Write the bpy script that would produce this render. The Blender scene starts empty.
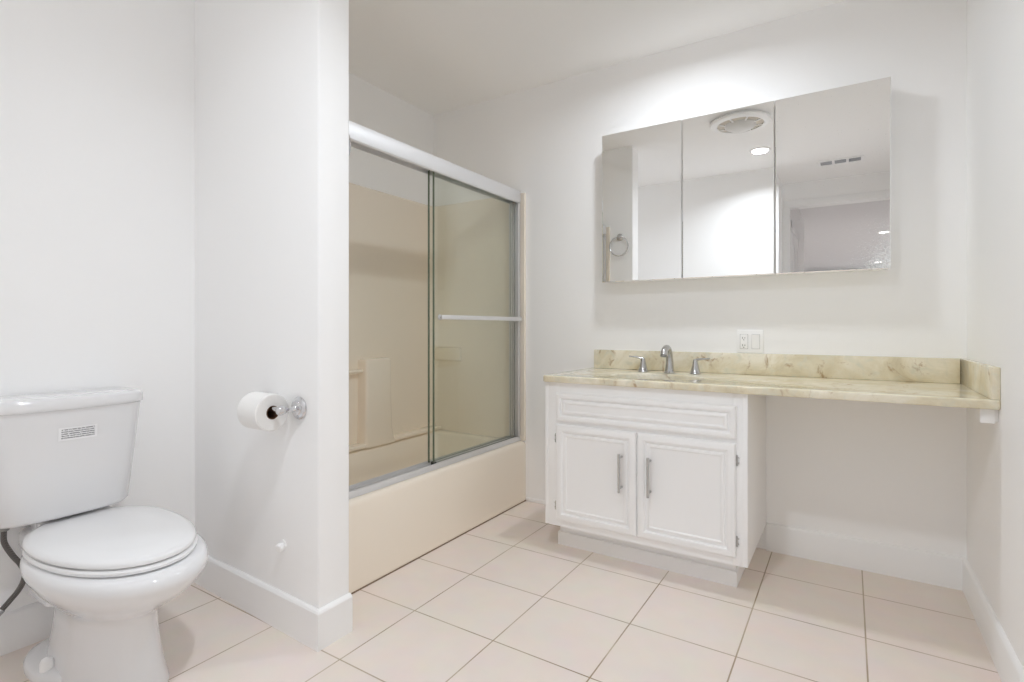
import bpy, bmesh, math, random
from mathutils import Vector, Matrix
from math import pi, sin, cos, radians

# ---------------------------------------------------------------- camera, light, exposure
scene = bpy.context.scene
COL = scene.collection
CAM = Vector((-0.3913, -2.7238, 1.035))
cd = bpy.data.cameras.new('camera'); cam = bpy.data.objects.new('camera', cd); COL.objects.link(cam)
cam.location = CAM; cam.rotation_euler = (pi/2, 0, 0.5653)
cd.sensor_width = 36; cd.lens = 531.25*36/1024; cd.shift_y = -13.8/1024
cd.clip_start = 0.02; cd.clip_end = 100
scene.camera = cam
vs = scene.view_settings
vs.view_transform = 'Standard'; vs.look = 'None'; vs.gamma = 1; vs.use_curve_mapping = False
vs.exposure = 0.11
scene.cycles.max_bounces = 24; scene.cycles.diffuse_bounces = 16; scene.cycles.glossy_bounces = 8
scene.cycles.transparent_max_bounces = 16
scene.cycles.caustics_reflective = False; scene.cycles.caustics_refractive = False
scene.cycles.sample_clamp_indirect = 6

w = bpy.data.worlds.new('world'); scene.world = w; w.use_nodes = True
wn = w.node_tree.nodes; wn.clear()
sky = wn.new('ShaderNodeTexSky'); sky.sky_type = 'NISHITA'; sky.sun_disc = False; sky.sun_elevation = radians(40)
bg = wn.new('ShaderNodeBackground'); bg.inputs['Strength'].default_value = 0.25
wo = wn.new('ShaderNodeOutputWorld')
w.node_tree.links.new(sky.outputs[0], bg.inputs[0]); w.node_tree.links.new(bg.outputs[0], wo.inputs[0])

# room measures (metres): X along the mirror wall, right wall X=0; mirror wall Y=0; camera looks to +Y
H = 2.4525
WT = -2.7405          # wall behind the tub
WL = -2.659           # wall behind the toilet
Y0, Y1 = -1.6115, -1.4863     # partition faces
WX = -1.8346          # partition end
AP = -2.0200          # tub apron face
YB = -2.71            # wall behind the camera's left
YR = -3.40            # end of the entry recess
XR = -0.955           # recess return wall
CANS = [('vanity', -1.05, -0.60, 7.6), ('middle', -0.993, -2.138, 11.2), ('toilet', -2.12, -2.08, 0.4),
        ('near', 0.049, -7.135, 40.0), ('far', 0.141, -11.506, 40.0)]
LIGHT_COL = (0.865, 0.93, 1.0)
for nm, x, y, pw in CANS:
    L = bpy.data.lights.new('can_light_'+nm, 'AREA'); L.shape = 'DISK'; L.size = 0.115 if nm in ('vanity', 'middle', 'toilet') else 0.16; L.energy = pw; L.color = LIGHT_COL; L.spread = radians({'vanity': 166, 'middle': 150}.get(nm, 125))
    lo = bpy.data.objects.new('can_light_'+nm, L); COL.objects.link(lo); lo.location = (x, y, H-0.012)

# ---------------------------------------------------------------- materials
def nt(name):
    m = bpy.data.materials.new(name); m.use_nodes = True
    t = m.node_tree; b = t.nodes['Principled BSDF']
    return m, t, b
def N(t, typ, **kw):
    n = t.nodes.new(typ)
    for k, v in kw.items(): setattr(n, k, v)
    return n
def simple(name, col, rough=0.5, metal=0.0, spec=0.5, bump=0.0, bscale=300, coat=0.0):
    m, t, b = nt(name)
    b.inputs['Base Color'].default_value = (*col, 1); b.inputs['Roughness'].default_value = rough
    b.inputs['Metallic'].default_value = metal; b.inputs['Specular IOR Level'].default_value = spec
    if coat: b.inputs['Coat Weight'].default_value = coat; b.inputs['Coat Roughness'].default_value = 0.05
    tc = N(t, 'ShaderNodeTexCoord'); n = N(t, 'ShaderNodeTexNoise'); n.inputs['Scale'].default_value = 3.0
    t.links.new(tc.outputs['Object'], n.inputs['Vector'])
    rmp = N(t, 'ShaderNodeMapRange'); rmp.inputs['To Min'].default_value = max(0.0, rough-0.03); rmp.inputs['To Max'].default_value = min(1, rough+0.03)
    t.links.new(n.outputs[0], rmp.inputs['Value']); t.links.new(rmp.outputs[0], b.inputs['Roughness'])
    if bump:
        n2 = N(t, 'ShaderNodeTexNoise'); n2.inputs['Scale'].default_value = bscale; n2.inputs['Detail'].default_value = 3
        t.links.new(tc.outputs['Object'], n2.inputs['Vector'])
        bp = N(t, 'ShaderNodeBump'); bp.inputs['Strength'].default_value = bump; bp.inputs['Distance'].default_value = 0.002
        t.links.new(n2.outputs[0], bp.inputs['Height']); t.links.new(bp.outputs[0], b.inputs['Normal'])
    return m
M = {}
M['wall'] = simple('wall_paint', (0.93, 0.928, 0.926), 0.6, bump=0.12, bscale=90, spec=0.3)
M['ceil'] = simple('ceiling_paint', (0.945, 0.94, 0.935), 0.75, bump=0.1, bscale=110, spec=0.2)
M['trim'] = simple('trim_paint', (0.90, 0.90, 0.90), 0.38, spec=0.4)
M['cab'] = simple('cabinet_paint', (0.91, 0.91, 0.912), 0.34, spec=0.45)
M['porcelain'] = simple('porcelain', (0.79, 0.79, 0.80), 0.08, spec=0.5, coat=0.5)
M['seat'] = simple('toilet_seat_plastic', (0.82, 0.82, 0.825), 0.16, spec=0.5)
M['chrome'] = simple('chrome', (0.70, 0.70, 0.72), 0.1, metal=1)
M['nickel'] = simple('brushed_nickel', (0.55, 0.55, 0.55), 0.24, metal=1)
M['alu'] = simple('aluminium', (0.78, 0.78, 0.79), 0.5, metal=0.7)
M['alu_dark'] = simple('dark_aluminium', (0.30, 0.30, 0.29), 0.4, metal=0.9)  # darker aluminium for the coupling nut and aerator
M['tub'] = simple('beige_fibreglass', (0.88, 0.80, 0.69), 0.2, spec=0.5)
M['paper'] = simple('toilet_paper', (0.86, 0.85, 0.835), 0.95, spec=0.1, bump=0.3, bscale=160)
M['core'] = simple('cardboard', (0.16, 0.09, 0.055), 0.9, spec=0.1)
M['plastic'] = simple('white_plastic', (0.93, 0.93, 0.93), 0.3)
M['black'] = simple('black_rubber', (0.03, 0.03, 0.03), 0.5)
M['ivory'] = simple('aged_plastic', (0.66, 0.61, 0.53), 0.45)
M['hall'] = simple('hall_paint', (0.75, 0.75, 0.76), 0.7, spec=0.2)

def edge_glass(name, tint, refl):
    m = bpy.data.materials.new(name); m.use_nodes = True; t = m.node_tree; t.nodes.clear()
    o = N(t, 'ShaderNodeOutputMaterial'); tr = N(t, 'ShaderNodeBsdfTransparent'); gl = N(t, 'ShaderNodeBsdfGlossy')
    tr.inputs[0].default_value = (*tint, 1); gl.inputs['Roughness'].default_value = 0.03
    lw = N(t, 'ShaderNodeLayerWeight'); lw.inputs['Blend'].default_value = 0.5
    pw = N(t, 'ShaderNodeMath', operation='POWER'); pw.inputs[1].default_value = 5
    mul = N(t, 'ShaderNodeMath', operation='MULTIPLY_ADD'); mul.inputs[1].default_value = 0.95; mul.inputs[2].default_value = refl
    mx = N(t, 'ShaderNodeMixShader')
    t.links.new(lw.outputs['Facing'], pw.inputs[0]); t.links.new(pw.outputs[0], mul.inputs[0]); t.links.new(mul.outputs[0], mx.inputs[0])
    t.links.new(tr.outputs[0], mx.inputs[1]); t.links.new(gl.outputs[0], mx.inputs[2]); t.links.new(mx.outputs[0], o.inputs[0])
    return m
M['glass'] = edge_glass('shower_glass', (0.980, 0.992, 0.976), 0.055)
M['glass_edge'] = simple('glass_cut_edge', (0.13, 0.16, 0.11), 0.2)

def mirror_mat():
    m, t, b = nt('mirror_silver')
    b.inputs['Metallic'].default_value = 1; b.inputs['Base Color'].default_value = (0.965, 0.97, 0.965, 1); b.inputs['Roughness'].default_value = 0.0
    return m
M['mirror'] = mirror_mat()
def mirror_foxed():
    # old silvering: pale specks spreading from the right-hand edge
    m, t, b = nt('mirror_silver_foxed')
    b.inputs['Metallic'].default_value = 1
    tc = N(t, 'ShaderNodeTexCoord'); sp = N(t, 'ShaderNodeSeparateXYZ'); t.links.new(tc.outputs['Object'], sp.inputs[0])
    v = N(t, 'ShaderNodeTexNoise'); v.inputs['Scale'].default_value = 260; v.inputs['Detail'].default_value = 2
    t.links.new(tc.outputs['Object'], v.inputs['Vector'])
    # origin of the mirror cabinet is its lower left back corner: x 0..1.244, z 0..0.772
    ex = N(t, 'ShaderNodeMapRange'); ex.inputs['From Min'].default_value = 1.06; ex.inputs['From Max'].default_value = 1.245
    t.links.new(sp.outputs['X'], ex.inputs['Value'])
    ez = N(t, 'ShaderNodeMapRange'); ez.inputs['From Min'].default_value = 0.34; ez.inputs['From Max'].default_value = 0.0
    t.links.new(sp.outputs['Z'], ez.inputs['Value'])
    mu = N(t, 'ShaderNodeMath', operation='MULTIPLY'); t.links.new(ex.outputs[0], mu.inputs[0]); t.links.new(ez.outputs[0], mu.inputs[1])
    th = N(t, 'ShaderNodeMath', operation='MULTIPLY_ADD'); th.inputs[1].default_value = 0.30; t.links.new(mu.outputs[0], th.inputs[0]); t.links.new(v.outputs[0], th.inputs[2])
    st = N(t, 'ShaderNodeMapRange'); st.inputs['From Min'].default_value = 0.70; st.inputs['From Max'].default_value = 0.80
    t.links.new(th.outputs[0], st.inputs['Value'])
    st2 = N(t, 'ShaderNodeMath', operation='MULTIPLY'); st2.inputs[1].default_value = 0.4; t.links.new(st.outputs[0], st2.inputs[0])
    mc = N(t, 'ShaderNodeMix', data_type='RGBA'); mc.inputs[6].default_value = (0.965, 0.97, 0.965, 1); mc.inputs[7].default_value = (0.72, 0.75, 0.80, 1)
    t.links.new(st2.outputs[0], mc.inputs[0]); t.links.new(mc.outputs[2], b.inputs['Base Color'])
    inv = N(t, 'ShaderNodeMath', operation='SUBTRACT'); inv.inputs[0].default_value = 1; t.links.new(st2.outputs[0], inv.inputs[1]); t.links.new(inv.outputs[0], b.inputs['Metallic'])
    t.links.new(st2.outputs[0], b.inputs['Roughness'])
    return m
M['mirror_foxed'] = mirror_foxed()

def tile_mat():
    m, t, b = nt('floor_tile')
    tc = N(t, 'ShaderNodeTexCoord'); mp = N(t, 'ShaderNodeMapping'); t.links.new(tc.outputs['Object'], mp.inputs['Vector'])
    
    br = N(t, 'ShaderNodeTexBrick'); br.offset = 0; br.squash = 1
    br.inputs['Scale'].default_value = 1; br.inputs['Brick Width'].default_value = 0.3465; br.inputs['Row Height'].default_value = 0.338
    mp.inputs['Location'].default_value = (0.3465*20 - 0.002, 0.338*20 + 0.262, 0)
    br.inputs['Mortar Size'].default_value = 0.0026; br.inputs['Mortar Smooth'].default_value = 0.25; br.inputs['Bias'].default_value = 0
    br.inputs['Color1'].default_value = (0.84, 0.75, 0.685, 1); br.inputs['Color2'].default_value = (0.855, 0.77, 0.705, 1)
    br.inputs['Mortar'].default_value = (0.40, 0.305, 0.205, 1)
    t.links.new(mp.outputs[0], br.inputs['Vector'])
    # grout: darker in patches
    n = N(t, 'ShaderNodeTexNoise'); n.inputs['Scale'].default_value = 5; n.inputs['Detail'].default_value = 3; t.links.new(tc.outputs['Object'], n.inputs['Vector'])
    rm = N(t, 'ShaderNodeMapRange'); rm.inputs['From Min'].default_value = 0.35; rm.inputs['From Max'].default_value = 0.7
    t.links.new(n.outputs[0], rm.inputs['Value'])
    gc = N(t, 'ShaderNodeMix', data_type='RGBA'); gc.inputs[6].default_value = (0.60, 0.50, 0.38, 1); gc.inputs[7].default_value = (0.34, 0.25, 0.16, 1)
    t.links.new(rm.outputs[0], gc.inputs[0]); t.links.new(gc.outputs[2], br.inputs['Mortar'])
    n2 = N(t, 'ShaderNodeTexNoise'); n2.inputs['Scale'].default_value = 9; n2.inputs['Detail'].default_value = 6; t.links.new(tc.outputs['Object'], n2.inputs['Vector'])
    mx = N(t, 'ShaderNodeMix', data_type='RGBA', blend_type='MULTIPLY'); mx.inputs[0].default_value = 0.12
    t.links.new(br.outputs['Color'], mx.inputs[6]); t.links.new(n2.outputs['Color'], mx.inputs[7]); 
    t.links.new(mx.outputs[2], b.inputs['Base Color'])
    b.inputs['Roughness'].default_value = 0.42; b.inputs['Specular IOR Level'].default_value = 0.35
    bp = N(t, 'ShaderNodeBump'); bp.inputs['Strength'].default_value = 0.6; bp.inputs['Distance'].default_value = 0.002; bp.invert = True
    t.links.new(br.outputs['Fac'], bp.inputs['Height']); t.links.new(bp.outputs[0], b.inputs['Normal'])
    return m
M['tile'] = tile_mat()

def stone_mat():
    m, t, b = nt('yellow_granite')
    tc = N(t, 'ShaderNodeTexCoord')
    n1 = N(t, 'ShaderNodeTexNoise'); n1.inputs['Scale'].default_value = 5; n1.inputs['Detail'].default_value = 8; n1.inputs['Roughness'].default_value = 0.65; n1.inputs['Distortion'].default_value = 1.2
    n2 = N(t, 'ShaderNodeTexNoise'); n2.inputs['Scale'].default_value = 22; n2.inputs['Detail'].default_value = 6; n2.inputs['Distortion'].default_value = 0.8
    n3 = N(t, 'ShaderNodeTexNoise'); n3.inputs['Scale'].default_value = 6.5; n3.inputs['Detail'].default_value = 10; n3.inputs['Roughness'].default_value = 0.72; n3.inputs['Distortion'].default_value = 2.2
    n4 = N(t, 'ShaderNodeTexVoronoi'); n4.inputs['Scale'].default_value = 60
    for n in (n1, n2, n3, n4): t.links.new(tc.outputs['Object'], n.inputs['Vector'])
    r1 = N(t, 'ShaderNodeValToRGB'); t.links.new(n1.outputs[0], r1.inputs[0])
    e = r1.color_ramp.elements; e[0].position = 0.3; e[0].color = (0.62, 0.545, 0.38, 1); e[1].position = 0.62; e[1].color = (0.86, 0.81, 0.68, 1)
    x = r1.color_ramp.elements.new(0.47); x.color = (0.75, 0.68, 0.51, 1)
    r2 = N(t, 'ShaderNodeMapRange'); r2.inputs['From Min'].default_value = 0.5; r2.inputs['From Max'].default_value = 0.75; t.links.new(n2.outputs[0], r2.inputs['Value'])
    m1 = N(t, 'ShaderNodeMix', data_type='RGBA'); m1.inputs[7].default_value = (0.70, 0.68, 0.56, 1)
    t.links.new(r2.outputs[0], m1.inputs[0]); t.links.new(r1.outputs[0], m1.inputs[6])
    r3 = N(t, 'ShaderNodeMapRange'); r3.inputs['From Min'].default_value = 0.565; r3.inputs['From Max'].default_value = 0.655; t.links.new(n3.outputs[0], r3.inputs['Value'])
    r3b = N(t, 'ShaderNodeMath', operation='MULTIPLY'); r3b.inputs[1].default_value = 0.72; t.links.new(r3.outputs[0], r3b.inputs[0])
    m2 = N(t, 'ShaderNodeMix', data_type='RGBA'); m2.inputs[7].default_value = (0.36, 0.21, 0.08, 1)
    t.links.new(r3b.outputs[0], m2.inputs[0]); t.links.new(m1.outputs[2], m2.inputs[6])
    t.links.new(m2.outputs[2], b.inputs['Base Color'])
    b.inputs['Roughness'].default_value = 0.09; b.inputs['Specular IOR Level'].default_value = 0.5
    return m
M['stone'] = stone_mat()

def emis(name, col, s):
    m, t, b = nt(name); b.inputs['Base Color'].default_value = (*col, 1); b.inputs['Emission Color'].default_value = (*col, 1); b.inputs['Emission Strength'].default_value = s
    return m
M['lens_on'] = emis('lamp_lens', (1, 0.98, 0.96), 6.0)
def label_mat():
    # a small notice: rows of print too small to read
    m, t, b = nt('tank_sticker')
    tc = N(t, 'ShaderNodeTexCoord'); sp = N(t, 'ShaderNodeSeparateXYZ'); t.links.new(tc.outputs['UV'], sp.inputs[0])
    def mth(op, a, v=None, c=None):
        n = N(t, 'ShaderNodeMath', operation=op)
        for i, q in enumerate((a, v, c)):
            if q is None: continue
            if isinstance(q, (int, float)): n.inputs[i].default_value = q
            else: t.links.new(q, n.inputs[i])
        return n.outputs[0]
    rows = 5
    vv = mth('MULTIPLY', mth('SUBTRACT', sp.outputs['Y'], 0.10), rows/0.80)
    row = mth('FLOOR', vv); fr = mth('SUBTRACT', vv, row)
    on = mth('MULTIPLY', mth('GREATER_THAN', fr, 0.25), mth('LESS_THAN', fr, 0.82))
    inx = mth('MULTIPLY', mth('GREATER_THAN', sp.outputs['X'], 0.07), mth('LESS_THAN', sp.outputs['X'], 0.93))
    iny = mth('MULTIPLY', mth('GREATER_THAN', sp.outputs['Y'], 0.10), mth('LESS_THAN', sp.outputs['Y'], 0.90))
    cb = N(t, 'ShaderNodeCombineXYZ'); t.links.new(mth('MULTIPLY', sp.outputs['X'], 46.0), cb.inputs[0]); t.links.new(mth('MULTIPLY', row, 17.37), cb.inputs[1])
    t.links.new(mth('MULTIPLY', fr, 2.0), cb.inputs[2])
    ns = N(t, 'ShaderNodeTexNoise'); ns.inputs['Scale'].default_value = 1; ns.inputs['Detail'].default_value = 1; t.links.new(cb.outputs[0], ns.inputs['Vector'])
    ink = mth('MULTIPLY', mth('MULTIPLY', on, inx), mth('MULTIPLY', iny, mth('GREATER_THAN', ns.outputs[0], 0.41)))
    mc = N(t, 'ShaderNodeMix', data_type='RGBA'); mc.inputs[6].default_value = (0.87, 0.87, 0.88, 1); mc.inputs[7].default_value = (0.20, 0.20, 0.21, 1)
    t.links.new(ink, mc.inputs[0]); t.links.new(mc.outputs[2], b.inputs['Base Color']); b.inputs['Roughness'].default_value = 0.5
    return m
M['label'] = label_mat()
def hose_mat():
    m, t, b = nt('braided_hose')
    tc = N(t, 'ShaderNodeTexCoord'); wv = N(t, 'ShaderNodeTexWave'); wv.inputs['Scale'].default_value = 120; wv.bands_direction = 'DIAGONAL'
    t.links.new(tc.outputs['Object'], wv.inputs['Vector'])
    r = N(t, 'ShaderNodeMix', data_type='RGBA'); r.inputs[6].default_value = (0.06, 0.055, 0.05, 1); r.inputs[7].default_value = (0.17, 0.16, 0.15, 1)
    t.links.new(wv.outputs[1], r.inputs[0]); t.links.new(r.outputs[2], b.inputs['Base Color']); b.inputs['Roughness'].default_value = 0.4
    return m
M['hose'] = hose_mat()

# ---------------------------------------------------------------- helpers
def origin(o):
    v = Vector((0, 0, 0))
    while o is not None: v += o.location; o = o.parent
    return v
def obj(name, bm, mat, parent=None, smooth=True, angle=35, loc=None):
    me = bpy.data.meshes.new(name)
    bmesh.ops.recalc_face_normals(bm, faces=bm.faces)
    base = origin(parent) if parent else Vector(loc or (0, 0, 0))
    bmesh.ops.translate(bm, verts=bm.verts, vec=-base)
    bm.to_mesh(me); bm.free()
    for m_ in (mat if isinstance(mat, (list, tuple)) else [mat]): me.materials.append(m_)
    if smooth:
        for p in me.polygons: p.use_smooth = True
        me.set_sharp_from_angle(angle=radians(angle))
    o = bpy.data.objects.new(name, me); COL.objects.link(o)
    if parent: o.parent = parent
    else: o.location = base
    return o
def tag(o, label, cat, group=None):
    o['label'] = label; o['category'] = cat
    if group: o['group'] = group
    return o
def thing(name, label, cat, loc, group=None):
    o = bpy.data.objects.new(name, None); COL.objects.link(o); o.location = loc; o.empty_display_size = 0.1
    return tag(o, label, cat, group)
def struct(name, bm, mat, **k):
    o = obj(name, bm, mat, **k); o['kind'] = 'structure'; return o
def BM(): return bmesh.new()
def box(bm, x0, x1, y0, y1, z0, z1, bev=0.0, seg=2):
    b2 = bmesh.new()
    v = [b2.verts.new((x, y, z)) for x in (x0, x1) for y in (y0, y1) for z in (z0, z1)]
    for f in ((0,1,3,2),(4,6,7,5),(0,4,5,1),(2,3,7,6),(0,2,6,4),(1,5,7,3)): b2.faces.new([v[i] for i in f])
    bmesh.ops.recalc_face_normals(b2, faces=b2.faces)
    if bev: bmesh.ops.bevel(b2, geom=list(b2.edges), offset=bev, segments=seg, profile=0.5, affect='EDGES')
    merge(bm, b2); return bm
def merge(bm, b2):
    me = bpy.data.meshes.new('tmp'); b2.to_mesh(me); b2.free(); bm.from_mesh(me); bpy.data.meshes.remove(me)
def loft(bm, rings, cap0=True, cap1=True, closed=True):
    R = [[bm.verts.new(p) for p in r] for r in rings]
    n = len(R[0])
    for a, b in zip(R[:-1], R[1:]):
        for i in range(n if closed else n-1):
            j = (i+1) % n
            try: bm.faces.new((a[i], a[j], b[j], b[i]))
            except ValueError: pass
    if cap0: bm.faces.new(R[0][::-1])
    if cap1: bm.faces.new(R[-1])
    return R
def lathe(bm, prof, c, axis=(0, 0, 1), seg=32, cap0=True, cap1=True):
    ax = Vector(axis).normalized(); u = ax.orthogonal().normalized(); v = ax.cross(u); c = Vector(c)
    rings = [[c + ax*h + (u*cos(2*pi*i/seg) + v*sin(2*pi*i/seg))*max(r, 1e-5) for i in range(seg)] for r, h in prof]
    loft(bm, rings, cap0, cap1); return bm
def tube(bm, pts, rad, seg=12, cap=True, flat=None):
    pts = [Vector(p) for p in pts]; n = len(pts)
    rs = rad if isinstance(rad, (list, tuple)) else [rad]*n
    rings = []; u = None
    for i, p in enumerate(pts):
        t = (pts[min(i+1, n-1)] - pts[max(i-1, 0)]).normalized()
        if u is None: u = t.orthogonal().normalized()
        u = (u - t*u.dot(t)).normalized(); v = t.cross(u)
        rings.append([p + (u*cos(2*pi*k/seg) + v*sin(2*pi*k/seg))*rs[i] for k in range(seg)])
    loft(bm, rings, cap, cap); return bm
def spline(pts, n=8):
    P = [Vector(p) for p in pts]; P = [P[0]*2-P[1]] + P + [P[-1]*2-P[-2]]; out = []
    for i in range(1, len(P)-2):
        for k in range(n):
            t = k/n; a, b, c, d = P[i-1], P[i], P[i+1], P[i+2]
            out.append(0.5*((2*b) + (c-a)*t + (2*a-5*b+4*c-d)*t*t + (3*b-3*c+d-a)*t**3))
    out.append(P[-2]); return out
def torus(bm, c, R, r, axis, seg=48, ms=10):
    ax = Vector(axis).normalized(); u = ax.orthogonal().normalized(); v = ax.cross(u); c = Vector(c)
    V = [[bm.verts.new(c + (u*cos(a)+v*sin(a))*(R + r*cos(q)) + ax*r*sin(q)) for q in [2*pi*k/ms for k in range(ms)]] for a in [2*pi*i/seg for i in range(seg)]]
    for i in range(seg):
        for k in range(ms):
            bm.faces.new((V[i][k], V[(i+1)%seg][k], V[(i+1)%seg][(k+1)%ms], V[i][(k+1)%ms]))
    return bm
def rrect(x0, x1, y0, y1, r, z, n=8):
    pts = []
    for cx_, cy_, a0 in ((x1-r, y1-r, 0), (x0+r, y1-r, pi/2), (x0+r, y0+r, pi), (x1-r, y0+r, 1.5*pi)):
        for k in range(n+1):
            a = a0 + pi/2*k/n; pts.append((cx_+r*cos(a), cy_+r*sin(a), z))
    return pts
def prism(bm, poly, z0, z1, bev=0.0):
    b2 = bmesh.new()
    lo = [b2.verts.new((x, y, z0)) for x, y in poly]; hi = [b2.verts.new((x, y, z1)) for x, y in poly]
    n = len(poly)
    for i in range(n): b2.faces.new((lo[i], lo[(i+1)%n], hi[(i+1)%n], hi[i]))
    b2.faces.new(lo[::-1]); b2.faces.new(hi); bmesh.ops.recalc_face_normals(b2, faces=b2.faces)
    if bev: bmesh.ops.bevel(b2, geom=[e for e in b2.edges if abs(e.verts[0].co.z-e.verts[1].co.z) > 1e-4], offset=bev, segments=3, profile=0.5, affect='EDGES')
    merge(bm, b2); return bm
def extrude_profile(bm, prof, axis, a, b):
    # prof: list of 2D points; axis 'x': points are (y,z), axis 'y': points are (x,z)
    f = (lambda p, t: (t, p[0], p[1])) if axis == 'x' else (lambda p, t: (p[0], t, p[1]))
    loft(bm, [[f(p, a) for p in prof], [f(p, b) for p in prof]]); return bm

# ---------------------------------------------------------------- the room
PY = lambda x: Y0 - 0.0391*(x-WX)      # near face of the partition (slightly out of square)
b = BM(); box(b, -3.0, 0.12, -3.6, 0.12, -0.12, 0); struct('floor', b, M['tile'], smooth=False)
b = BM(); box(b, -3.0, 0.12, -3.50, 0.12, H, H+0.12); struct('ceiling', b, M['ceil'], smooth=False)
b = BM(); box(b, -3.0, 0.12, 0, 0.12, 0, H); struct('wall_back', b, M['wall'], smooth=False)
b = BM(); box(b, 0, 0.12, -3.50, 0, 0, H); struct('wall_right', b, M['wall'], smooth=False)
b = BM(); box(b, WT-0.12, WT, Y1, 0, 0, H); struct('wall_tub_side', b, M['wall'], smooth=False)
b = BM(); box(b, WL-0.12, WL, YB, -1.5, 0, H); struct('wall_left', b, M['wall'], smooth=False)
b = BM(); prism(b, [(WL-0.2, Y1), (WX, Y1), (WX, Y0), (WL-0.2, PY(WL-0.2))], 0, H, 0.006); struct('wall_partition', b, M['wall'])
b = BM(); prism(b, [(WL-0.1, YB), (XR, YB), (XR, YR-0.1), (XR-0.12, YR-0.1), (XR-0.12, YB-0.12), (WL-0.1, YB-0.12)], 0, H, 0.004); struct('wall_rear', b, M['wall'])
# header over the entry and its casing
b = BM(); box(b, XR, 0, YR-0.1, YR, 2.262, H); struct('wall_entry_header', b, M['wall'], smooth=False)
b = BM(); box(b, XR, -0.885, YR-0.11, YR+0.014, 0, 2.262, 0.003); box(b, -0.07, 0, YR-0.11, YR+0.014, 0, 2.262, 0.003); box(b, XR, 0, YR-0.11, YR+0.016, 2.215, 2.285, 0.003)
struct('trim_1', b, M['trim'])
# strip of jamb with hinges on the recess wall
b = BM(); box(b, XR, XR+0.035, -2.86, -2.745, 0, 2.30, 0.003); box(b, XR, XR+0.035, -3.10, -2.885, 0, 2.23, 0.003)
for z in (0.35, 1.15, 1.88, 2.12): box(b, XR+0.004, XR+0.037, -2.888, -2.857, z-0.045, z+0.045)
struct('trim_2', b, M['trim'])

# hall beyond the entry
b = BM(); box(b, -1.0, -0.90, -5.63, -3.50, 0, H); struct('wall_hall_left', b, M['wall'], smooth=False)
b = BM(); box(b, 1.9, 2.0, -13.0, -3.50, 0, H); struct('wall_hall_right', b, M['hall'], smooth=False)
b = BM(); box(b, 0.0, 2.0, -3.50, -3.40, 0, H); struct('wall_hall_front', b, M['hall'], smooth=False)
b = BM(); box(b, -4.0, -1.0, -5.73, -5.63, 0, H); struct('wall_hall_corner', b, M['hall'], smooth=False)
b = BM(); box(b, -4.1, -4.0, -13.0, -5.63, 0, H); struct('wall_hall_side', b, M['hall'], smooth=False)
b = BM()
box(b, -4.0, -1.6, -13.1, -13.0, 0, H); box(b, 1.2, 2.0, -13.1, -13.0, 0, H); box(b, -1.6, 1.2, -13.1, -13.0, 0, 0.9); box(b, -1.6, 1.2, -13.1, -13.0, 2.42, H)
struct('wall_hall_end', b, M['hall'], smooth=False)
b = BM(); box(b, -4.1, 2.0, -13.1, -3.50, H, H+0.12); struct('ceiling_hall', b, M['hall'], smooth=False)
b = BM(); box(b, -4.1, 2.0, -13.1, -3.60, -0.12, 0); struct('floor_hall', b, M['tile'], smooth=False)
b = BM()
for x in (-1.6, -0.22, 1.14): box(b, x, x+0.06, -13.07, -13.02, 0.9, 2.42)
for z in (0.9, 2.36): box(b, -1.6, 1.2, -13.07, -13.02, z, z+0.06)
struct('window_1', b, M['trim'], smooth=False)
b = BM(); box(b, -0.905, -0.885, -4.45, -3.62, 0.01, 2.04, 0.003)
for z0, z1 in ((0.2, 0.95), (1.1, 1.9)):
    for y0, y1 in ((-4.35, -4.08), (-3.99, -3.72)): box(b, -0.886, -0.879, y0, y1, z0, z1, 0.004)
d1 = struct('door_1', b, M['trim'])
b = BM(); lathe(b, [(0.028, 0), (0.028, 0.006), (0.012, 0.012), (0.012, 0.035), (0.026, 0.045), (0.028, 0.06), (0.018, 0.07), (0, 0.072)], (-0.885, -4.37, 0.98), (1, 0, 0), 20)
obj('door_knob', b, M['nickel'], d1)
b = BM()
for y0, y1 in ((-4.53, -4.45), (-3.62, -3.54)): box(b, -0.902, -0.882, y0, y1, 0, 2.12, 0.003)
box(b, -0.902, -0.882, -4.53, -3.54, 2.045, 2.125, 0.003)
struct('trim_3', b, M['trim'])

# baseboards: flat board with an eased top
BBH, BBT = 0.127, 0.015
def bbprof(s): return [(0, 0), (s*BBT, 0), (s*BBT, BBH-0.010), (s*BBT*0.75, BBH-0.004), (s*BBT*0.3, BBH), (0, BBH)]
b = BM(); extrude_profile(b, bbprof(-1), 'x', -0.7145, 0); box(b, AP+0.004, -1.5935, -0.008, -0.0002, 0, 0.022, 0.003); struct('baseboard_back', b, M['trim'])
b = BM(); extrude_profile(b, bbprof(-1), 'y', YR+0.016, -BBT); struct('baseboard_right', b, M['trim'])
b = BM(); extrude_profile(b, [(WL+x, z) for x, z in bbprof(1)], 'y', YB, PY(WL)-0.001); struct('baseboard_left', b, M['trim'])
b = BM()
def wing_ring(h, o):
    # three sides of the partition at offset o
    return [(WL+BBT*0.9, PY(WL+BBT)-o, h), (WX+o, Y0-o, h), (WX+o, Y1+0.0, h), (WX-0.0, Y1+0.0, h), (WX-0.0, Y0, h), (WL+BBT*0.9, PY(WL+BBT), h)]
loft(b, [wing_ring(h, o) for h, o in ((0, BBT), (BBH-0.010, BBT), (BBH-0.004, BBT*0.75), (BBH, BBT*0.3))])
struct('baseboard_partition', b, M['trim'], angle=20)
b = BM(); extrude_profile(b, [(YB+x, z) for x, z in bbprof(1)], 'x', WL+BBT, XR); struct('baseboard_rear', b, M['trim'])

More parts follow.
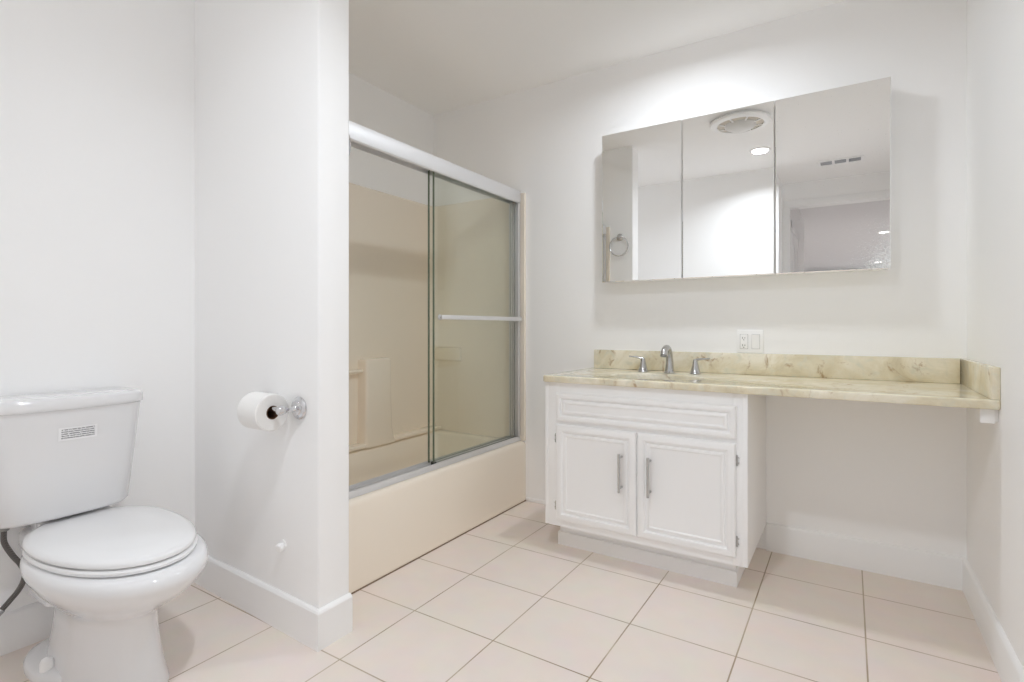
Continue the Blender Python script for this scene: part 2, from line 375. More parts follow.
# ---------------------------------------------------------------- toilet
TY = -2.015
TK = -2.052           # middle of the tank
toilet = thing('toilet', 'white two-piece toilet with its lid closed and a sticker on the tank', 'toilet', (-2.32, TY, 0))
def egg(xb, xf, hw, z, n=56, pw=2.3, wide=0.42):
    # closed outline pointing to +X; widest at fraction `wide` from the back
    xm = xb + (xf-xb)*wide; pts = []
    for i in range(n):
        a = 2*pi*i/n; c, s = cos(a), sin(a)
        lx = (xf-xm) if c > 0 else (xm-xb); p = 2.05 if c > 0 else pw
        x = xm + lx*math.copysign(abs(c)**(2/p), c); y = hw*math.copysign(abs(s)**(2/p), s)
        pts.append((x, TY+y, z))
    return pts
rings = [egg(-2.56, -2.032, 0.118, 0.0, wide=0.5, pw=3), egg(-2.56, -2.035, 0.115, 0.012, wide=0.5, pw=3), egg(-2.55, -2.056, 0.107, 0.05, wide=0.52, pw=3),
         egg(-2.54, -2.076, 0.100, 0.11, wide=0.55, pw=3), egg(-2.53, -2.086, 0.097, 0.16, wide=0.55, pw=3), egg(-2.53, -2.086, 0.100, 0.195, wide=0.55, pw=3),
         egg(-2.53, -2.070, 0.110, 0.220, wide=0.53, pw=2.8), egg(-2.53, -2.035, 0.128, 0.243, wide=0.51, pw=2.6), egg(-2.53, -1.995, 0.150, 0.265, wide=0.49), egg(-2.53, -1.956, 0.169, 0.290, wide=0.47),
         egg(-2.53, -1.926, 0.186, 0.316, wide=0.46), egg(-2.53, -1.906, 0.197, 0.342, wide=0.45), egg(-2.53, -1.902, 0.200, 0.360, wide=0.45), egg(-2.53, -1.910, 0.197, 0.375, wide=0.45), egg(-2.525, -1.926, 0.189, 0.382, wide=0.45)]
b = BM(); loft(b, rings)
# rear deck that carries the tank
loft(b, [rrect(-2.645, -2.44, TY-0.10, TY+0.10, 0.03, 0.18), rrect(-2.645, -2.42, TY-0.098, TY+0.098, 0.03, 0.29), rrect(-2.648, -2.42, TY-0.125, TY+0.125, 0.04, 0.345), rrect(-2.648, -2.42, TY-0.125, TY+0.125, 0.04, 0.380), rrect(-2.642, -2.43, TY-0.119, TY+0.119, 0.035, 0.388)])
loft(b, [rrect(-2.63, -2.545, TK-0.06, TK+0.09, 0.03, 0.37), rrect(-2.63, -2.545, TK-0.06, TK+0.09, 0.03, 0.4315)])
obj('bowl', b, M['porcelain'], toilet, angle=60)
b = BM(); loft(b, [egg(-2.60, -2.24, 0.152, 0.0, wide=0.5, pw=2.6), egg(-2.60, -2.24, 0.152, 0.016, wide=0.5, pw=2.6), egg(-2.595, -2.245, 0.146, 0.026, wide=0.5, pw=2.6), egg(-2.58, -2.26, 0.12, 0.034, wide=0.5, pw=2.6)])
obj('foot_flange', b, M['porcelain'], toilet, angle=50)
for s in (-1, 1):
    b = BM(); lathe(b, [(0.017, 0.0), (0.017, 0.022), (0.013, 0.032), (0.006, 0.036), (0, 0.037)], (-2.385, TY+s*0.122, 0.026), seg=20)
    obj('bolt_cap', b, M['plastic'], toilet)
# seat ring and lid
b = BM(); inn = [egg(-2.46, -1.99, 0.112, z, wide=0.45) for z in (0.384, 0.399)]
R = loft(b, [egg(-2.53, -1.960, 0.183, 0.384), egg(-2.53, -1.951, 0.188, 0.389), egg(-2.53, -1.950, 0.189, 0.396), egg(-2.53, -1.955, 0.185, 0.401), inn[1], inn[0]], cap0=False, cap1=False)
for i in range(56): b.faces.new((R[-1][i], R[-1][(i+1)%56], R[0][(i+1)%56], R[0][i]))
obj('seat', b, M['seat'], toilet, angle=50)
b = BM(); loft(b, [egg(-2.535, -1.962, 0.180, 0.403), egg(-2.537, -1.955, 0.186, 0.407), egg(-2.537, -1.954, 0.187, 0.414), egg(-2.535, -1.960, 0.182, 0.421), egg(-2.52, -1.978, 0.168, 0.4255), egg(-2.46, -2.04, 0.115, 0.4285), egg(-2.36, -2.14, 0.05, 0.430)])
obj('lid', b, M['seat'], toilet, angle=50)
for s in (-1, 1):
    b = BM(); box(b, -2.565, -2.52, TY+s*0.075-0.022, TY+s*0.075+0.022, 0.389, 0.420, 0.006, 3); obj('hinge', b, M['seat'], toilet)
# tank: bowed front, tapering down
def tank_ring(z, hw, xb, xc, r, bow):
    """outline of the tank at height z: flat back at xb, bowed front reaching xc in the middle"""
    pts = []; m_ = 32
    for i in range(m_+1):    # front from -Y to +Y
        q = -1 + 2*i/m_; y = q*hw
        base = xc - bow*q*q
        c = max(0.0, abs(y)-(hw-r)); base -= r - math.sqrt(max(r*r-c*c, 0.0))
        pts.append((base, TK+y, z))
    rb = 0.02
    for k in range(1, 6):
        a = pi/2*k/5; pts.append((xb+rb-rb*sin(a), TK+hw-rb+rb*cos(a), z))
    for k in range(0, 5):
        a = pi/2*k/5; pts.append((xb+rb-rb*cos(a), TK-hw+rb-rb*sin(a), z))
    return pts
def tank_front(z):
    f = (z-0.445)/(0.785-0.445)
    return 0.181+0.030*f, -2.462+0.030*f, 0.020+0.006*f   # hw, xc, bow
b = BM(); TR = []
for z, ins in ((0.432, 0.05), (0.434, 0.025), (0.440, 0.008), (0.452, 0), (0.58, 0), (0.68, 0), (0.779, 0)):
    hw, xc, bow = tank_front(z); TR.append(tank_ring(z, hw-ins, -2.647+ins*0.3, xc-ins, 0.055, bow))
loft(b, TR); obj('tank', b, M['porcelain'], toilet, angle=50)
b = BM(); TR = []
for z, ins in ((0.7795, 0.006), (0.783, 0.001), (0.790, 0), (0.808, 0), (0.814, 0.003), (0.818, 0.008), (0.8195, 0.018)):
    TR.append(tank_ring(z, 0.2165-ins, -2.652+ins*0.5, -2.422-ins, 0.060, 0.028))
loft(b, TR); obj('tank_lid', b, M['porcelain'], toilet, angle=50)
# sticker follows the bowed front
b = BM(); uvl = b.loops.layers.uv.new('UVMap'); nx, nz = 12, 3; G = []
for i in range(nx+1):
    col_ = []
    for k in range(nz+1):
        y = -2.093 + 0.100*i/nx; z = 0.684 + 0.040*k/nz; hw, xc, bow = tank_front(z)
        col_.append(b.verts.new((xc - bow*((y-TK)/hw)**2 + 0.0012, y, z)))
    G.append(col_)
for i in range(nx):
    for k in range(nz):
        f = b.faces.new((G[i][k], G[i+1][k], G[i+1][k+1], G[i][k+1]))
        for l, (a, c) in zip(f.loops, ((i, k), (i+1, k), (i+1, k+1), (i, k+1))): l[uvl].uv = (a/nx, c/nz)
st = obj('sticker', b, M['label'], toilet); st['label'] = 'white sticker with rows of small print'

# water supply
hose = thing('supply_hose', 'dark braided water hose hanging below the toilet tank', 'hose', (-2.60, -2.18, 0.165))
b = BM(); tube(b, spline([(-2.585, -2.182, 0.410), (-2.588, -2.180, 0.372), (-2.595, -2.160, 0.325), (-2.60, -2.138, 0.285), (-2.60, -2.128, 0.250), (-2.60, -2.140, 0.212), (-2.60, -2.168, 0.178), (-2.60, -2.195, 0.150)], 8), 0.0078, 12)
obj('hose', b, M['hose'], hose)
b = BM(); lathe(b, [(0.013, 0), (0.015, 0.003), (0.015, 0.016), (0.012, 0.022)], (-2.585, -2.182, 0.4095), seg=10); obj('coupling_nut', b, M['alu_dark'], hose)
b = BM(); lathe(b, [(0.009, 0), (0.0098, 0.002), (0.0098, 0.022), (0.008, 0.024)], (-2.60, -2.182, 0.163), (0, -0.7, -0.72), seg=10); obj('compression_nut', b, M['nickel'], hose)
valve = thing('supply_valve', 'small chrome shut-off valve low on the wall at the end of the dark hose', 'valve', (WL, -2.216, 0.130))
b = BM(); lathe(b, [(0.025, 0), (0.025, 0.004), (0.010, 0.008), (0.009, 0.05), (0.011, 0.052), (0.011, 0.075), (0, 0.076)], (WL, -2.216, 0.130), (1, 0, 0), 20); tube(b, [(-2.60, -2.214, 0.132), (-2.60, -2.203, 0.143)], 0.008); obj('valve_body', b, M['chrome'], valve)

# ---------------------------------------------------------------- paper holder, roll, wall cap
hold = thing('toilet_paper_holder', 'chrome two-post toilet paper holder on the partition wall', 'toilet paper holder', (-2.025, PY(-2.02), 0.765))
RX0, RX1, RZ, RY = -2.130, -1.936, 0.766, PY(-2.02)-0.072
b = BM()
for x in (RX0, RX1):
    yw = PY(x)
    b = BM(); lathe(b, [(0.037, 0), (0.038, 0.004), (0.034, 0.009), (0.031, 0.011), (0.025, 0.013), (0.022, 0.018), (0.012, 0.022)], (x, yw, RZ), (0, -1, 0), 28)
    p = obj('mounting_post', b, M['chrome'], hold)
    b = BM(); lathe(b, [(0.012, 0.020), (0.008, 0.027), (0.0062, 0.034), (0.0062, 0.046), (0.009, 0.052), (0.013, 0.058), (0.0155, 0.065), (0.016, 0.071), (0.0145, 0.078), (0.010, 0.084), (0.005, 0.0865), (0, 0.087)], (x, yw, RZ), (0, -1, 0), 24)
    obj('ball_arm', b, M['chrome'], p)
b = BM(); tube(b, [(RX0, RY, RZ), (RX1, RY, RZ)], 0.0095, 14); obj('roller', b, M['chrome'], hold)
roll = thing('toilet_paper_roll', 'white roll of toilet paper with brown core on the chrome holder', 'toilet paper', (-2.025, RY, RZ-0.008))
b = BM(); rc = (-2.087, RY, RZ-0.0100); Ro, Ri = 0.061, 0.0225
lathe(b, [(Ri, 0.001), (Ro-0.004, 0), (Ro, 0.003), (Ro, 0.103), (Ro-0.004, 0.106), (Ri, 0.105), (Ri, 0.001)], rc, (1, 0, 0), 48, False, False)
obj('paper', b, M['paper'], roll)
b = BM(); lathe(b, [(Ri-0.0003, 0.0005), (Ri-0.0003, 0.1055), (Ri-0.0022, 0.1055), (Ri-0.0022, 0.0005), (Ri-0.0003, 0.0005)], rc, (1, 0, 0), 32, False, False); obj('cardboard_core', b, M['core'], roll)
cap = thing('wall_stub_cap', 'small white capped stub low on the partition wall above its baseboard', 'wall cap', (-2.030, PY(-2.03), 0.288))
b = BM(); lathe(b, [(0.016, 0), (0.016, 0.003), (0.010, 0.005)], (-2.030, PY(-2.03), 0.290), (0, -1, 0), 20); obj('wall_plate', b, M['plastic'], cap)
b = BM(); lathe(b, [(0.011, 0.003), (0.011, 0.008), (0.015, 0.010), (0.015, 0.022), (0.012, 0.025), (0, 0.026)], (-2.030, PY(-2.03), 0.288), (0.15, -1, -0.25), 8); obj('cap', b, M['plastic'], cap)
ring = thing('towel_ring', 'chrome towel ring on the partition face beside the tub, seen in the mirror', 'towel ring', (-1.938, Y1, 1.745))
b = BM(); lathe(b, [(0.027, 0), (0.028, 0.004), (0.022, 0.009), (0.012, 0.014), (0.009, 0.018), (0.011, 0.022), (0.011, 0.030), (0.007, 0.034), (0, 0.035)], (-1.938, Y1, 1.745), (0, 1, 0), 24); obj('mount', b, M['nickel'], ring)
b = BM(); torus(b, (-1.938, Y1+0.024, 1.672), 0.076, 0.0045, (0, 1, 0.0)); obj('ring', b, M['chrome'], ring)

# ---------------------------------------------------------------- bathtub with its moulded surround
tub = thing('bathtub', 'beige fibreglass bathtub with moulded surround behind sliding glass', 'bathtub', ((WT+AP)/2, (Y1)/2, 0))
g = 0.002
X0, X1_, YA, YZ = WT+g, AP, Y1+g, -g
def trr(ins, z, r): return rrect(X0+ins, X1_-ins, YA+ins, YZ-ins, r, z, 8)
b = BM()
def inner(dx, dy, r, z): return rrect(X0+0.085+dx, X1_-0.095-dx, YA+0.10+dy, YZ-0.085-dy, r, z, 8)
loft(b, [trr(0, 0.0, 0.004), trr(0, 0.335, 0.004), trr(0.003, 0.348, 0.007), trr(0.010, 0.357, 0.014), trr(0.022, 0.3605, 0.026), inner(-0.02, -0.02, 0.12, 0.3605), inner(-0.008, -0.008, 0.115, 0.355), inner(0, 0, 0.11, 0.34), inner(0.04, 0.07, 0.11, 0.13), inner(0.06, 0.10, 0.10, 0.09), inner(0.10, 0.15, 0.08, 0.075)], cap0=False)
obj('basin', b, M['tub'], tub, angle=45)
b = BM(); th = 0.020; SZ0, SZ1 = 0.361, 1.835
def surround(z, t_=th, o=0.0):
    P = [(AP, -g), (X0, -g), (X0, YA), (AP, YA), (AP, YA+t_)]
    r = 0.05; n = 8; ix, iy0, iy1 = X0+t_, YA+t_, -g-t_
    for k in range(n+1):
        a = -pi/2 - pi/2*k/n; P.append((ix+r+r*cos(a), iy0+r+r*sin(a)))
    for k in range(n+1):
        a = pi - pi/2*k/n; P.append((ix+r+r*cos(a), iy1-r+r*sin(a)))
    P.append((AP, iy1)); return [(x, y, z) for x, y in P]
loft(b, [surround(SZ0), surround(SZ1-0.008), surround(SZ1, th-0.006)]); obj('surround', b, M['tub'], tub, angle=30)
b = BM(); XW = X0+th-0.004; XC = -2.648
cr = []
for z, y0, y1, xf in ((0.362, -0.675, -0.440, XC), (0.40, -0.675, -0.456, XC), (0.45, -0.672, -0.468, XC), (0.60, -0.670, -0.474, XC), (0.84, -0.668, -0.478, XC-0.001), (0.850, -0.666, -0.480, XC-0.005), (0.856, -0.660, -0.486, XC-0.014)):
    cr.append([(XW, y0, z)] + [(xf-0.016+0.016*sin(a), y0+0.016-0.016*cos(a), z) for a in [pi/2*k/5 for k in range(6)]] + [(xf-0.016+0.016*cos(a), y1-0.016+0.016*sin(a), z) for a in [pi/2*k/5 for k in range(6)]] + [(XW, y1, z)])
loft(b, cr); obj('soap_column', b, M['tub'], tub, angle=50)
b = BM(); box(b, XW, XC, -0.46, -0.022, 0.362, 0.388, 0.010, 4); box(b, XW, XC, -1.46, -0.66, 0.362, 0.388, 0.010, 4); obj('back_ledge', b, M['tub'], tub)
b = BM(); tube(b, [(XW+0.035, -1.30, 0.79), (XW+0.035, -0.655, 0.79)], 0.010, 14); box(b, XW, XC, -1.34, -1.29, 0.36, 0.86, 0.014, 3); obj('grab_bar', b, M['tub'], tub)
b = BM(); box(b, -2.735, -2.487, -0.036, -0.018, 0.816, 0.905, 0.012, 3); obj('soap_shelf', b, M['tub'], tub)
b = BM(); box(b, AP-0.004, AP+0.003, Y1+g, -g, 0.0002, 0.005); obj('base_joint', b, simple('dark_caulk', (0.22, 0.15, 0.09), 0.7), tub)
b = BM(); lathe(b, [(0.03, 0), (0.03, 0.003), (0.0, 0.004)], (-2.40, -1.15, 0.0745), seg=24); obj('drain', b, M['chrome'], tub)

# ---------------------------------------------------------------- sliding shower door
door = thing('shower_door', 'silver-framed sliding glass shower door standing on the bathtub rim', 'shower door', (-2.075, -0.75, 0.361))
DY0, DY1 = YA+th+0.001, -g-th-0.001
b = BM(); extrude_profile(b, [(-2.112, 1.778), (-2.106, 1.774), (-2.106, 1.772), (-2.104, 1.772), (-2.104, 1.79), (-2.054, 1.79), (-2.054, 1.772), (-2.050, 1.772), (-2.045, 1.778), (-2.043, 1.80), (-2.045, 1.835), (-2.050, 1.848), (-2.062, 1.853), (-2.105, 1.853), (-2.112, 1.846)], 'y', DY0, DY1)
obj('header_rail', b, M['alu'], door, angle=25)
b = BM(); extrude_profile(b, [(-2.115, 0.3615), (-2.115, 0.388), (-2.111, 0.388), (-2.109, 0.372), (-2.084, 0.372), (-2.083, 0.384), (-2.079, 0.384), (-2.078, 0.372), (-2.056, 0.372), (-2.055, 0.386), (-2.050, 0.386), (-2.043, 0.368), (-2.043, 0.3615)], 'y', DY0, DY1)
obj('bottom_track', b, M['alu'], door, angle=25)
for y0, y1 in ((DY1-0.022, DY1), (DY0, DY0+0.022)):
    b = BM(); box(b, -2.112, -2.105, y0, y1, 0.3885, 1.772, 0.001); box(b, -2.083, -2.078, y0, y1, 0.3885, 1.772, 0.001); box(b, -2.053, -2.046, y0, y1, 0.3885, 1.772, 0.001)
    ym = y1-0.003 if y1 == DY1 else y0
    box(b, -2.112, -2.046, ym, ym+0.003, 0.3885, 1.772); obj('side_jamb', b, M['alu'], door)
for x, ya, yb in ((-2.064, -0.782, -0.040), (-2.094, -0.782, -0.042)):
    b = BM(); box(b, x-0.003, x+0.003, ya, yb, 0.386, 1.79); b.faces.ensure_lookup_table()
    for f in b.faces:
        if abs(f.calc_center_median().x - x) < 0.0025: f.material_index = 1
    pn = obj('glass_panel', b, [M['glass'], M['glass_edge']], door, smooth=False)
    b = BM()
    box(b, x-0.005, x+0.005, yb-0.004, yb+0.004, 0.386, 1.785, 0.001)
    obj('edge_channel', b, M['alu'], pn)
    b = BM(); box(b, x-0.0035, x+0.0035, ya-0.006, ya-0.0005, 0.386, 1.785); obj('edge_seal', b, M['glass_edge'], pn)
    if x > -2.08:
        b = BM()
        box(b, -2.034, -2.026, -0.768, -0.038, 1.072, 1.094, 0.002)
        obj('towel_bar', b, M['alu'], pn)
        for yy in (-0.745, -0.06):
            b = BM(); tube(b, [(-2.0605, yy, 1.083), (-2.033, yy, 1.083)], 0.008, 14); lathe(b, [(0.014, 0), (0.014, 0.004), (0.008, 0.006)], (-2.0608, yy, 1.083), (1, 0, 0), 18); obj('bar_bracket', b, M['alu'], pn)
b = BM(); box(b, -2.0775, -2.0565, -0.790, -0.772, 0.3725, 0.392, 0.002); obj('bottom_guide', b, M['black'], door)

# ---------------------------------------------------------------- vanity
VX0, VX1, VD, VT = -1.592, -0.7163, -0.540, 0.7815
van = thing('vanity_cabinet', 'white vanity cabinet with two raised-panel doors on a recessed plinth', 'cabinet', ((VX0+VX1)/2, VD/2, 0))
b = BM()
box(b, VX0, VX0+0.018, VD, -0.002, 0.1193, VT, 0.001); box(b, VX1-0.018, VX1, VD, -0.002, 0.1193, VT, 0.001)
box(b, VX0+0.0175, VX1-0.0175, VD+0.002, -0.002, 0.1193, 0.137); box(b, VX0+0.0175, VX1-0.0175, -0.010, -0.002, 0.136, VT)
# face frame: stiles, rails, mullion
box(b, VX0+0.0175, -1.515, VD, VD+0.019, 0.1193, VT, 0.0005); box(b, -0.770, VX1-0.0175, VD, VD+0.019, 0.1193, VT, 0.0005)
box(b, -1.516, -0.769, VD, VD+0.019, 0.1193, 0.165); box(b, -1.516, -0.769, VD, VD+0.019, 0.575, 0.625); box(b, -1.516, -0.769, VD, VD+0.019, 0.715, VT); box(b, -1.165, -1.13, VD, VD+0.019, 0.164, 0.576)
obj('carcass', b, M['cab'], van)
b = BM(); box(b, -1.566, -0.767, -0.4640, -0.012, 0.0, 0.061, 0.002); obj('plinth', b, M['cab'], van)
b = BM(); box(b, -1.560, -0.772, -0.449, -0.012, 0.0615, 0.1188); obj('toe_kick', b, M['cab'], van)
def raised(x0, x1, z0, z1, prof, yb):
    rings = []
    for ins, d in prof: rings.append([(x0+ins, yb-d, z0+ins), (x1-ins, yb-d, z0+ins), (x1-ins, yb-d, z1-ins), (x0+ins, yb-d, z1-ins)])
    bb = BM(); loft(bb, rings); return bb
PROF = [(0, 0), (0, 0.010), (0.004, 0.016), (0.010, 0.018), (0.026, 0.018), (0.030, 0.0165), (0.033, 0.009), (0.040, 0.007), (0.043, 0.0125), (0.051, 0.0140), (0.056, 0.0105), (0.064, 0.0095)]
PROFD = [(0, 0), (0, 0.010), (0.004, 0.016), (0.009, 0.018), (0.018, 0.018), (0.022, 0.0165), (0.025, 0.009), (0.030, 0.007), (0.033, 0.0135), (0.040, 0.0165), (0.044, 0.0165), (0.049, 0.0135)]
obj('drawer_front', raised(-1.530, -0.755, 0.607, 0.733, PROFD, VD-0.0005), M['cab'], van, angle=20)
for x0, x1, hx, hinge_x in ((-1.530, -1.1495, -1.213, -1.5335), (-1.1445, -0.757, -1.088, -0.7535)):
    dr = obj('door', raised(x0, x1, 0.152, 0.589, PROF, VD-0.0005), M['cab'], van, angle=20)
    b = BM(); hy = VD-0.046
    tube(b, [(hx, hy, 0.335), (hx, hy, 0.498)], 0.0058, 14)
    for z in (0.352, 0.481): tube(b, [(hx, hy, z), (hx, VD-0.011, z)], 0.0048, 12)
    obj('handle', b, M['nickel'], dr)
    for z in (0.215, 0.525):
        b = BM(); tube(b, [(hinge_x, VD-0.006, z-0.020), (hinge_x, VD-0.006, z+0.020)], 0.0034, 10)
        nf = len(b.faces)
        xx = (hinge_x, hinge_x+0.012) if hinge_x > -1 else (hinge_x-0.012, hinge_x)
        box(b, xx[0], xx[1], VD-0.003, VD-0.0005, z-0.020, z+0.020, 0.0008)
        tube(b, [((xx[0]+xx[1])/2, VD-0.0038, z-0.010), ((xx[0]+xx[1])/2, VD-0.002, z-0.010)], 0.0025, 8); tube(b, [((xx[0]+xx[1])/2, VD-0.0038, z+0.010), ((xx[0]+xx[1])/2, VD-0.002, z+0.010)], 0.0025, 8)
        b.faces.ensure_lookup_table()
        for f in b.faces:
            if nf <= f.index < nf+26 or f.index >= nf and abs(f.calc_center_median().y-(VD-0.00175)) < 0.0013: f.material_index = 1
        obj('hinge', b, [M['nickel'], M['cab']], dr)

# countertop with the oval cut-out
CX0, CY0, CZ0, CZ1 = -1.597, -0.5625, 0.782, 0.812
SX, SY, SA, SB = -1.13, -0.345, 0.205, 0.148
cu = bpy.data.curves.new('counter_outline', 'CURVE'); cu.dimensions = '2D'; cu.fill_mode = 'BOTH'
def poly(pts):
    s = cu.splines.new('POLY'); s.points.add(len(pts)-1); s.use_cyclic_u = True
    for p, q in zip(s.points, pts): p.co = (*q, 0, 1)
bev = 0.006
poly([(x, y) for x, y, _ in rrect(CX0+bev, -0.001-bev*0, CY0+bev, -0.001-bev*0, 0.012, 0, 6)])
poly([(SX+(SA+bev)*cos(2*pi*i/64), SY+(SB+bev)*sin(2*pi*i/64)) for i in range(64)])
cu.extrude = 0.015-bev; cu.bevel_depth = bev; cu.bevel_resolution = 3
tmp = bpy.data.objects.new('tmp', cu); COL.objects.link(tmp); bpy.context.view_layer.update()
me = bpy.data.meshes.new_from_object(tmp.evaluated_get(bpy.context.evaluated_depsgraph_get()))
bpy.data.objects.remove(tmp); bpy.data.curves.remove(cu)
b = BM(); b.from_mesh(me); bpy.data.meshes.remove(me)
bmesh.ops.remove_doubles(b, verts=b.verts, dist=1e-5)
for v in b.verts:
    v.co.z += (CZ0+CZ1)/2; v.co.x = min(v.co.x, -0.001); v.co.y = min(v.co.y, -0.001)
counter = obj('countertop', b, M['stone'], loc=(-0.79, -0.28, CZ0)); tag(counter, 'polished yellow granite countertop spanning from the vanity to the right wall', 'countertop')
b = BM(); box(b, -1.574, -0.0225, -0.0205, -0.0005, CZ1+0.0005, 0.912, 0.002); obj('backsplash', b, M['stone'], counter)
b = BM(); box(b, -0.0215, -0.0005, -0.556, -0.0005, CZ1+0.0005, 0.912, 0.002); obj('side_splash', b, M['stone'], counter)
sink = thing('sink_basin', 'white oval undermount sink basin below the granite counter in front of the faucet', 'sink', (SX, SY, 0.64))
def ell(sc, z, ox=0): return [(SX+(SA+0.004)*sc*cos(2*pi*i/48), SY+(SB+0.004)*sc*sin(2*pi*i/48), z) for i in range(48)]
b = BM(); loft(b, [ell(1.10, 0.7815), ell(1.0, 0.7815), ell(0.97, 0.765), ell(0.90, 0.71), ell(0.72, 0.665), ell(0.45, 0.648), ell(0.12, 0.643)], cap0=False); obj('basin', b, M['porcelain'], sink)
b = BM(); lathe(b, [(0.024, 0), (0.024, 0.003), (0.015, 0.004), (0, 0.003)], (SX, SY, 0.6435), seg=24); obj('drain', b, M['nickel'], sink)

# faucet: spout and two lever handles
fy = -0.125
CZ1 += 0.0006
fau = thing('faucet', 'brushed nickel widespread faucet with curved spout and two lever handles', 'faucet', (-1.13, fy, CZ1))
b = BM(); pts = spline([(-1.13, fy, CZ1), (-1.13, fy, CZ1+0.03), (-1.13, fy-0.001, CZ1+0.065), (-1.13, fy-0.008, CZ1+0.096), (-1.13, fy-0.030, CZ1+0.118), (-1.13, fy-0.060, CZ1+0.121), (-1.13, fy-0.088, CZ1+0.106), (-1.13, fy-0.098, CZ1+0.088)], 6)
n = len(pts); rads = []
for i in range(n):
    f = i/(n-1); rads.append(0.0245-0.009*min(f/0.36, 1)**0.8 if f < 0.36 else 0.0155+0.002*(f-0.36))
tube(b, pts, rads, 20); lathe(b, [(0.028, 0), (0.028, 0.004), (0.025, 0.007)], (-1.13, fy, CZ1), seg=28)
sp_ = obj('spout', b, M['nickel'], fau)
b = BM(); lathe(b, [(0.0145, 0), (0.0145, 0.006), (0.012, 0.007), (0, 0.007)], (-1.13, fy-0.098, CZ1+0.089), (0, -0.3, -1), 20); obj('aerator', b, M['alu_dark'], sp_)
for x, s in ((-1.262, -1), (-1.008, 1)):
    b = BM(); lathe(b, [(0.027, 0), (0.027, 0.004), (0.023, 0.009), (0.0185, 0.025), (0.014, 0.045), (0.0115, 0.058), (0.010, 0.064), (0.008, 0.069), (0, 0.070)], (x, fy, CZ1), seg=24)
    hb = obj('handle', b, M['nickel'], fau)
    b = BM(); tube(b, spline([(x, fy, CZ1+0.064), (x+s*0.018, fy-0.004, CZ1+0.070), (x+s*0.042, fy-0.008, CZ1+0.073), (x+s*0.068, fy-0.012, CZ1+0.075)], 5), [0.007-0.0035*i/15 for i in range(16)], 12); obj('lever', b, M['nickel'], hb)

# outlet and switch plate
out = thing('outlet_plate', 'white double plate with an outlet and a rocker switch above the backsplash', 'outlet', (-0.786, 0, 0.966))
b = BM(); box(b, -0.844, -0.728, -0.0065, -0.0005, 0.9135, 1.022, 0.003, 3); obj('cover_plate', b, M['plastic'], out)
b = BM(); box(b, -0.8297, -0.7943, -0.0068, -0.006, 0.9328, 1.0022); box(b, -0.7787, -0.7433, -0.0068, -0.006, 0.9328, 1.0022); obj('gap_shadow', b, simple('plate_gap_shadow', (0.35, 0.35, 0.36), 0.6), out)  # grey slabs painted as the shadow line around receptacle and rocker
b = BM(); box(b, -0.8285, -0.7955, -0.0090, -0.006, 0.934, 1.001, 0.0015); rcp = obj('receptacle', b, M['plastic'], out)
for z in (0.949, 0.984):
    b = BM(); box(b, -0.8185, -0.8165, -0.0093, -0.0088, z-0.004, z+0.005); box(b, -0.8085, -0.8065, -0.0093, -0.0088, z-0.003, z+0.004); lathe(b, [(0.0022, 0), (0.0022, 0.0004), (0, 0.0004)], (-0.8125, -0.0089, z-0.009), (0, -1, 0), 10); obj('socket_slots', b, M['black'], rcp)
b = BM(); extrude_profile(b, [(-0.006, 0.934), (-0.0085, 0.934), (-0.0095, 0.967), (-0.0125, 1.001), (-0.006, 1.001)], 'x', -0.7775, -0.7445); obj('rocker_switch', b, M['plastic'], out)

# counter support block on the right wall
b = BM(); box(b, -0.045, -0.0085, -0.536, -0.44, 0.736, 0.7815, 0.002); box(b, -0.0095, -0.0005, -0.53, -0.44, 0.742, 0.7815, 0.001)
tag(obj('support_block', b, M['trim'], loc=(-0.01, -0.47, 0.735)), 'small white block on the right wall under the end of the granite counter', 'support block')

# ---------------------------------------------------------------- mirror cabinet
MX0, MX1, MZ0, MZ1, MD = -1.4915, -0.2471, 1.2707, 2.0431, -0.1047
mc = thing('mirror_cabinet', 'frameless mirror cabinet of three mirrored doors on the wall above the counter', 'mirror cabinet', (MX0, 0, MZ0))
b = BM(); box(b, MX0+0.006, MX1-0.006, MD+0.021, -0.0005, MZ0+0.004, MZ1-0.004, 0.001); obj('cabinet_body', b, M['cab'], mc)
XS = (MX0, MX0+0.4150, MX0+0.8210, MX1)
for i in range(3):
    x0, x1 = XS[i]+0.0012, XS[i+1]-0.0012
    # the left door stands a hair open on its left-hand hinge
    rot = Matrix.Translation((x0, MD, 0)) @ Matrix.Rotation(-0.0062 if i == 0 else 0.0, 4, 'Z') @ Matrix.Translation((-x0, -MD, 0))
    b = BM(); box(b, x0+0.001, x1-0.001, MD+0.006, MD+0.0195, MZ0+0.001, MZ1-0.001); bmesh.ops.transform(b, matrix=rot, verts=b.verts); dr = obj('mirror_door', b, M['cab'], mc, smooth=False)
    # glass with a narrow polished bevel
    b = BM(); rr = []
    for ins, y in ((0, MD+0.0055), (0, MD+0.0015), (0.004, MD)): rr.append([(x0+ins, y, MZ0+ins), (x1-ins, y, MZ0+ins), (x1-ins, y, MZ1-ins), (x0+ins, y, MZ1-ins)])
    loft(b, rr); bmesh.ops.transform(b, matrix=rot, verts=b.verts); obj('mirror_glass', b, M['mirror_foxed'] if i == 2 else M['mirror'], dr, smooth=False)

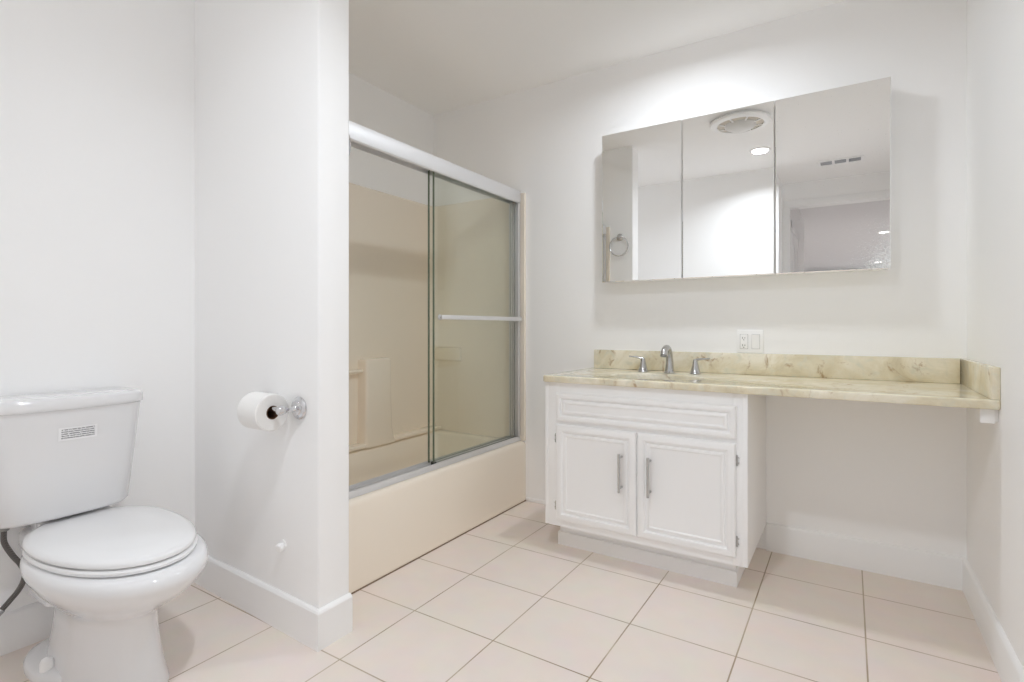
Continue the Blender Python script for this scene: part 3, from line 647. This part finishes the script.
# ---------------------------------------------------------------- ceiling fittings
names = {'vanity': 'round recessed ceiling light above the vanity counter', 'middle': 'round recessed ceiling light between the exhaust fan and the rear wall',
         'toilet': 'round recessed ceiling light above the toilet', 'near': 'nearer recessed ceiling light of the room beyond the entry', 'far': 'farther recessed ceiling light of the room beyond the entry'}
for nm, x, y, pw in CANS:
    t_ = thing('recessed_light', names[nm], 'ceiling light', (x, y, H), 'recessed ceiling lights')
    b = BM(); lathe(b, [(0.062, -0.0005), (0.080, -0.0005), (0.081, -0.004), (0.075, -0.008), (0.062, -0.006), (0.062, -0.0005)], (x, y, H), seg=40, cap0=False, cap1=False); obj('trim_ring', b, M['plastic'], t_)
    b = BM(); lathe(b, [(0.062, -0.001), (0.062, -0.004), (0, -0.005)], (x, y, H), seg=40); obj('lens', b, M['lens_on'], t_)
FX, FY_ = -1.02, -1.39
fan = thing('exhaust_fan', 'round white ceiling exhaust fan with a frosted dome, reflected in the mirror', 'exhaust fan', (FX, FY_, H))
b = BM(); lathe(b, [(0.165, -0.0005), (0.165, -0.012), (0.190, -0.014), (0.196, -0.022), (0.190, -0.032), (0.160, -0.040), (0.148, -0.036), (0.148, -0.0005)], (FX, FY_, H), seg=56, cap0=False, cap1=False); obj('housing_ring', b, M['plastic'], fan)
b = BM(); lathe(b, [(0.148, -0.026), (0.100, -0.034), (0.100, -0.030), (0.148, -0.022), (0.148, -0.026)], (FX, FY_, H), seg=56, cap0=False, cap1=False); gr = obj('grille', b, M['ivory'], fan)
for k in range(8):
    a = 2*pi*k/8+0.3; c, s_ = cos(a), sin(a)
    b = BM(); tube(b, [(FX+0.098*c, FY_+0.098*s_, H-0.038), (FX+0.152*c, FY_+0.152*s_, H-0.030)], 0.006, 8); obj('grille_rib', b, M['plastic'], gr)
b = BM(); lathe(b, [(0.102, -0.030), (0.102, -0.038), (0.092, -0.052), (0.070, -0.064), (0.040, -0.072), (0, -0.075)], (FX, FY_, H), seg=48); obj('light_dome', b, simple('frosted_dome', (0.72, 0.71, 0.70), 0.3), fan)
VXc, VYc = -0.455, -2.80
ven = thing('ceiling_vent', 'white three-section ceiling vent register near the entry, reflected in the mirror', 'vent', (VXc, VYc, H))
b = BM(); box(b, VXc-0.165, VXc+0.165, VYc-0.075, VYc-0.055, H-0.008, H-0.0005, 0.002); box(b, VXc-0.165, VXc+0.165, VYc+0.055, VYc+0.075, H-0.008, H-0.0005, 0.002)
for x in (-0.165, -0.060, 0.043, 0.148): box(b, VXc+x, VXc+x+0.020, VYc-0.06, VYc+0.06, H-0.008, H-0.0005, 0.002)
obj('frame', b, M['plastic'], ven)
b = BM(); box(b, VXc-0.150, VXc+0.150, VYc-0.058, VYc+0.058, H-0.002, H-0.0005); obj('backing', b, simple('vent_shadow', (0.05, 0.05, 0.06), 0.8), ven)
b = BM()
for k in range(6):
    y = VYc-0.05+0.1*k/5; loft(b, [[(x, y-0.0015, H-0.007), (x, y-0.0005, H-0.002), (x, y+0.0005, H-0.002), (x, y-0.0005, H-0.007)] for x in (VXc-0.150, VXc+0.150)])
obj('louvres', b, simple('vent_louvre_grey', (0.60, 0.61, 0.65), 0.5), ven, smooth=False)
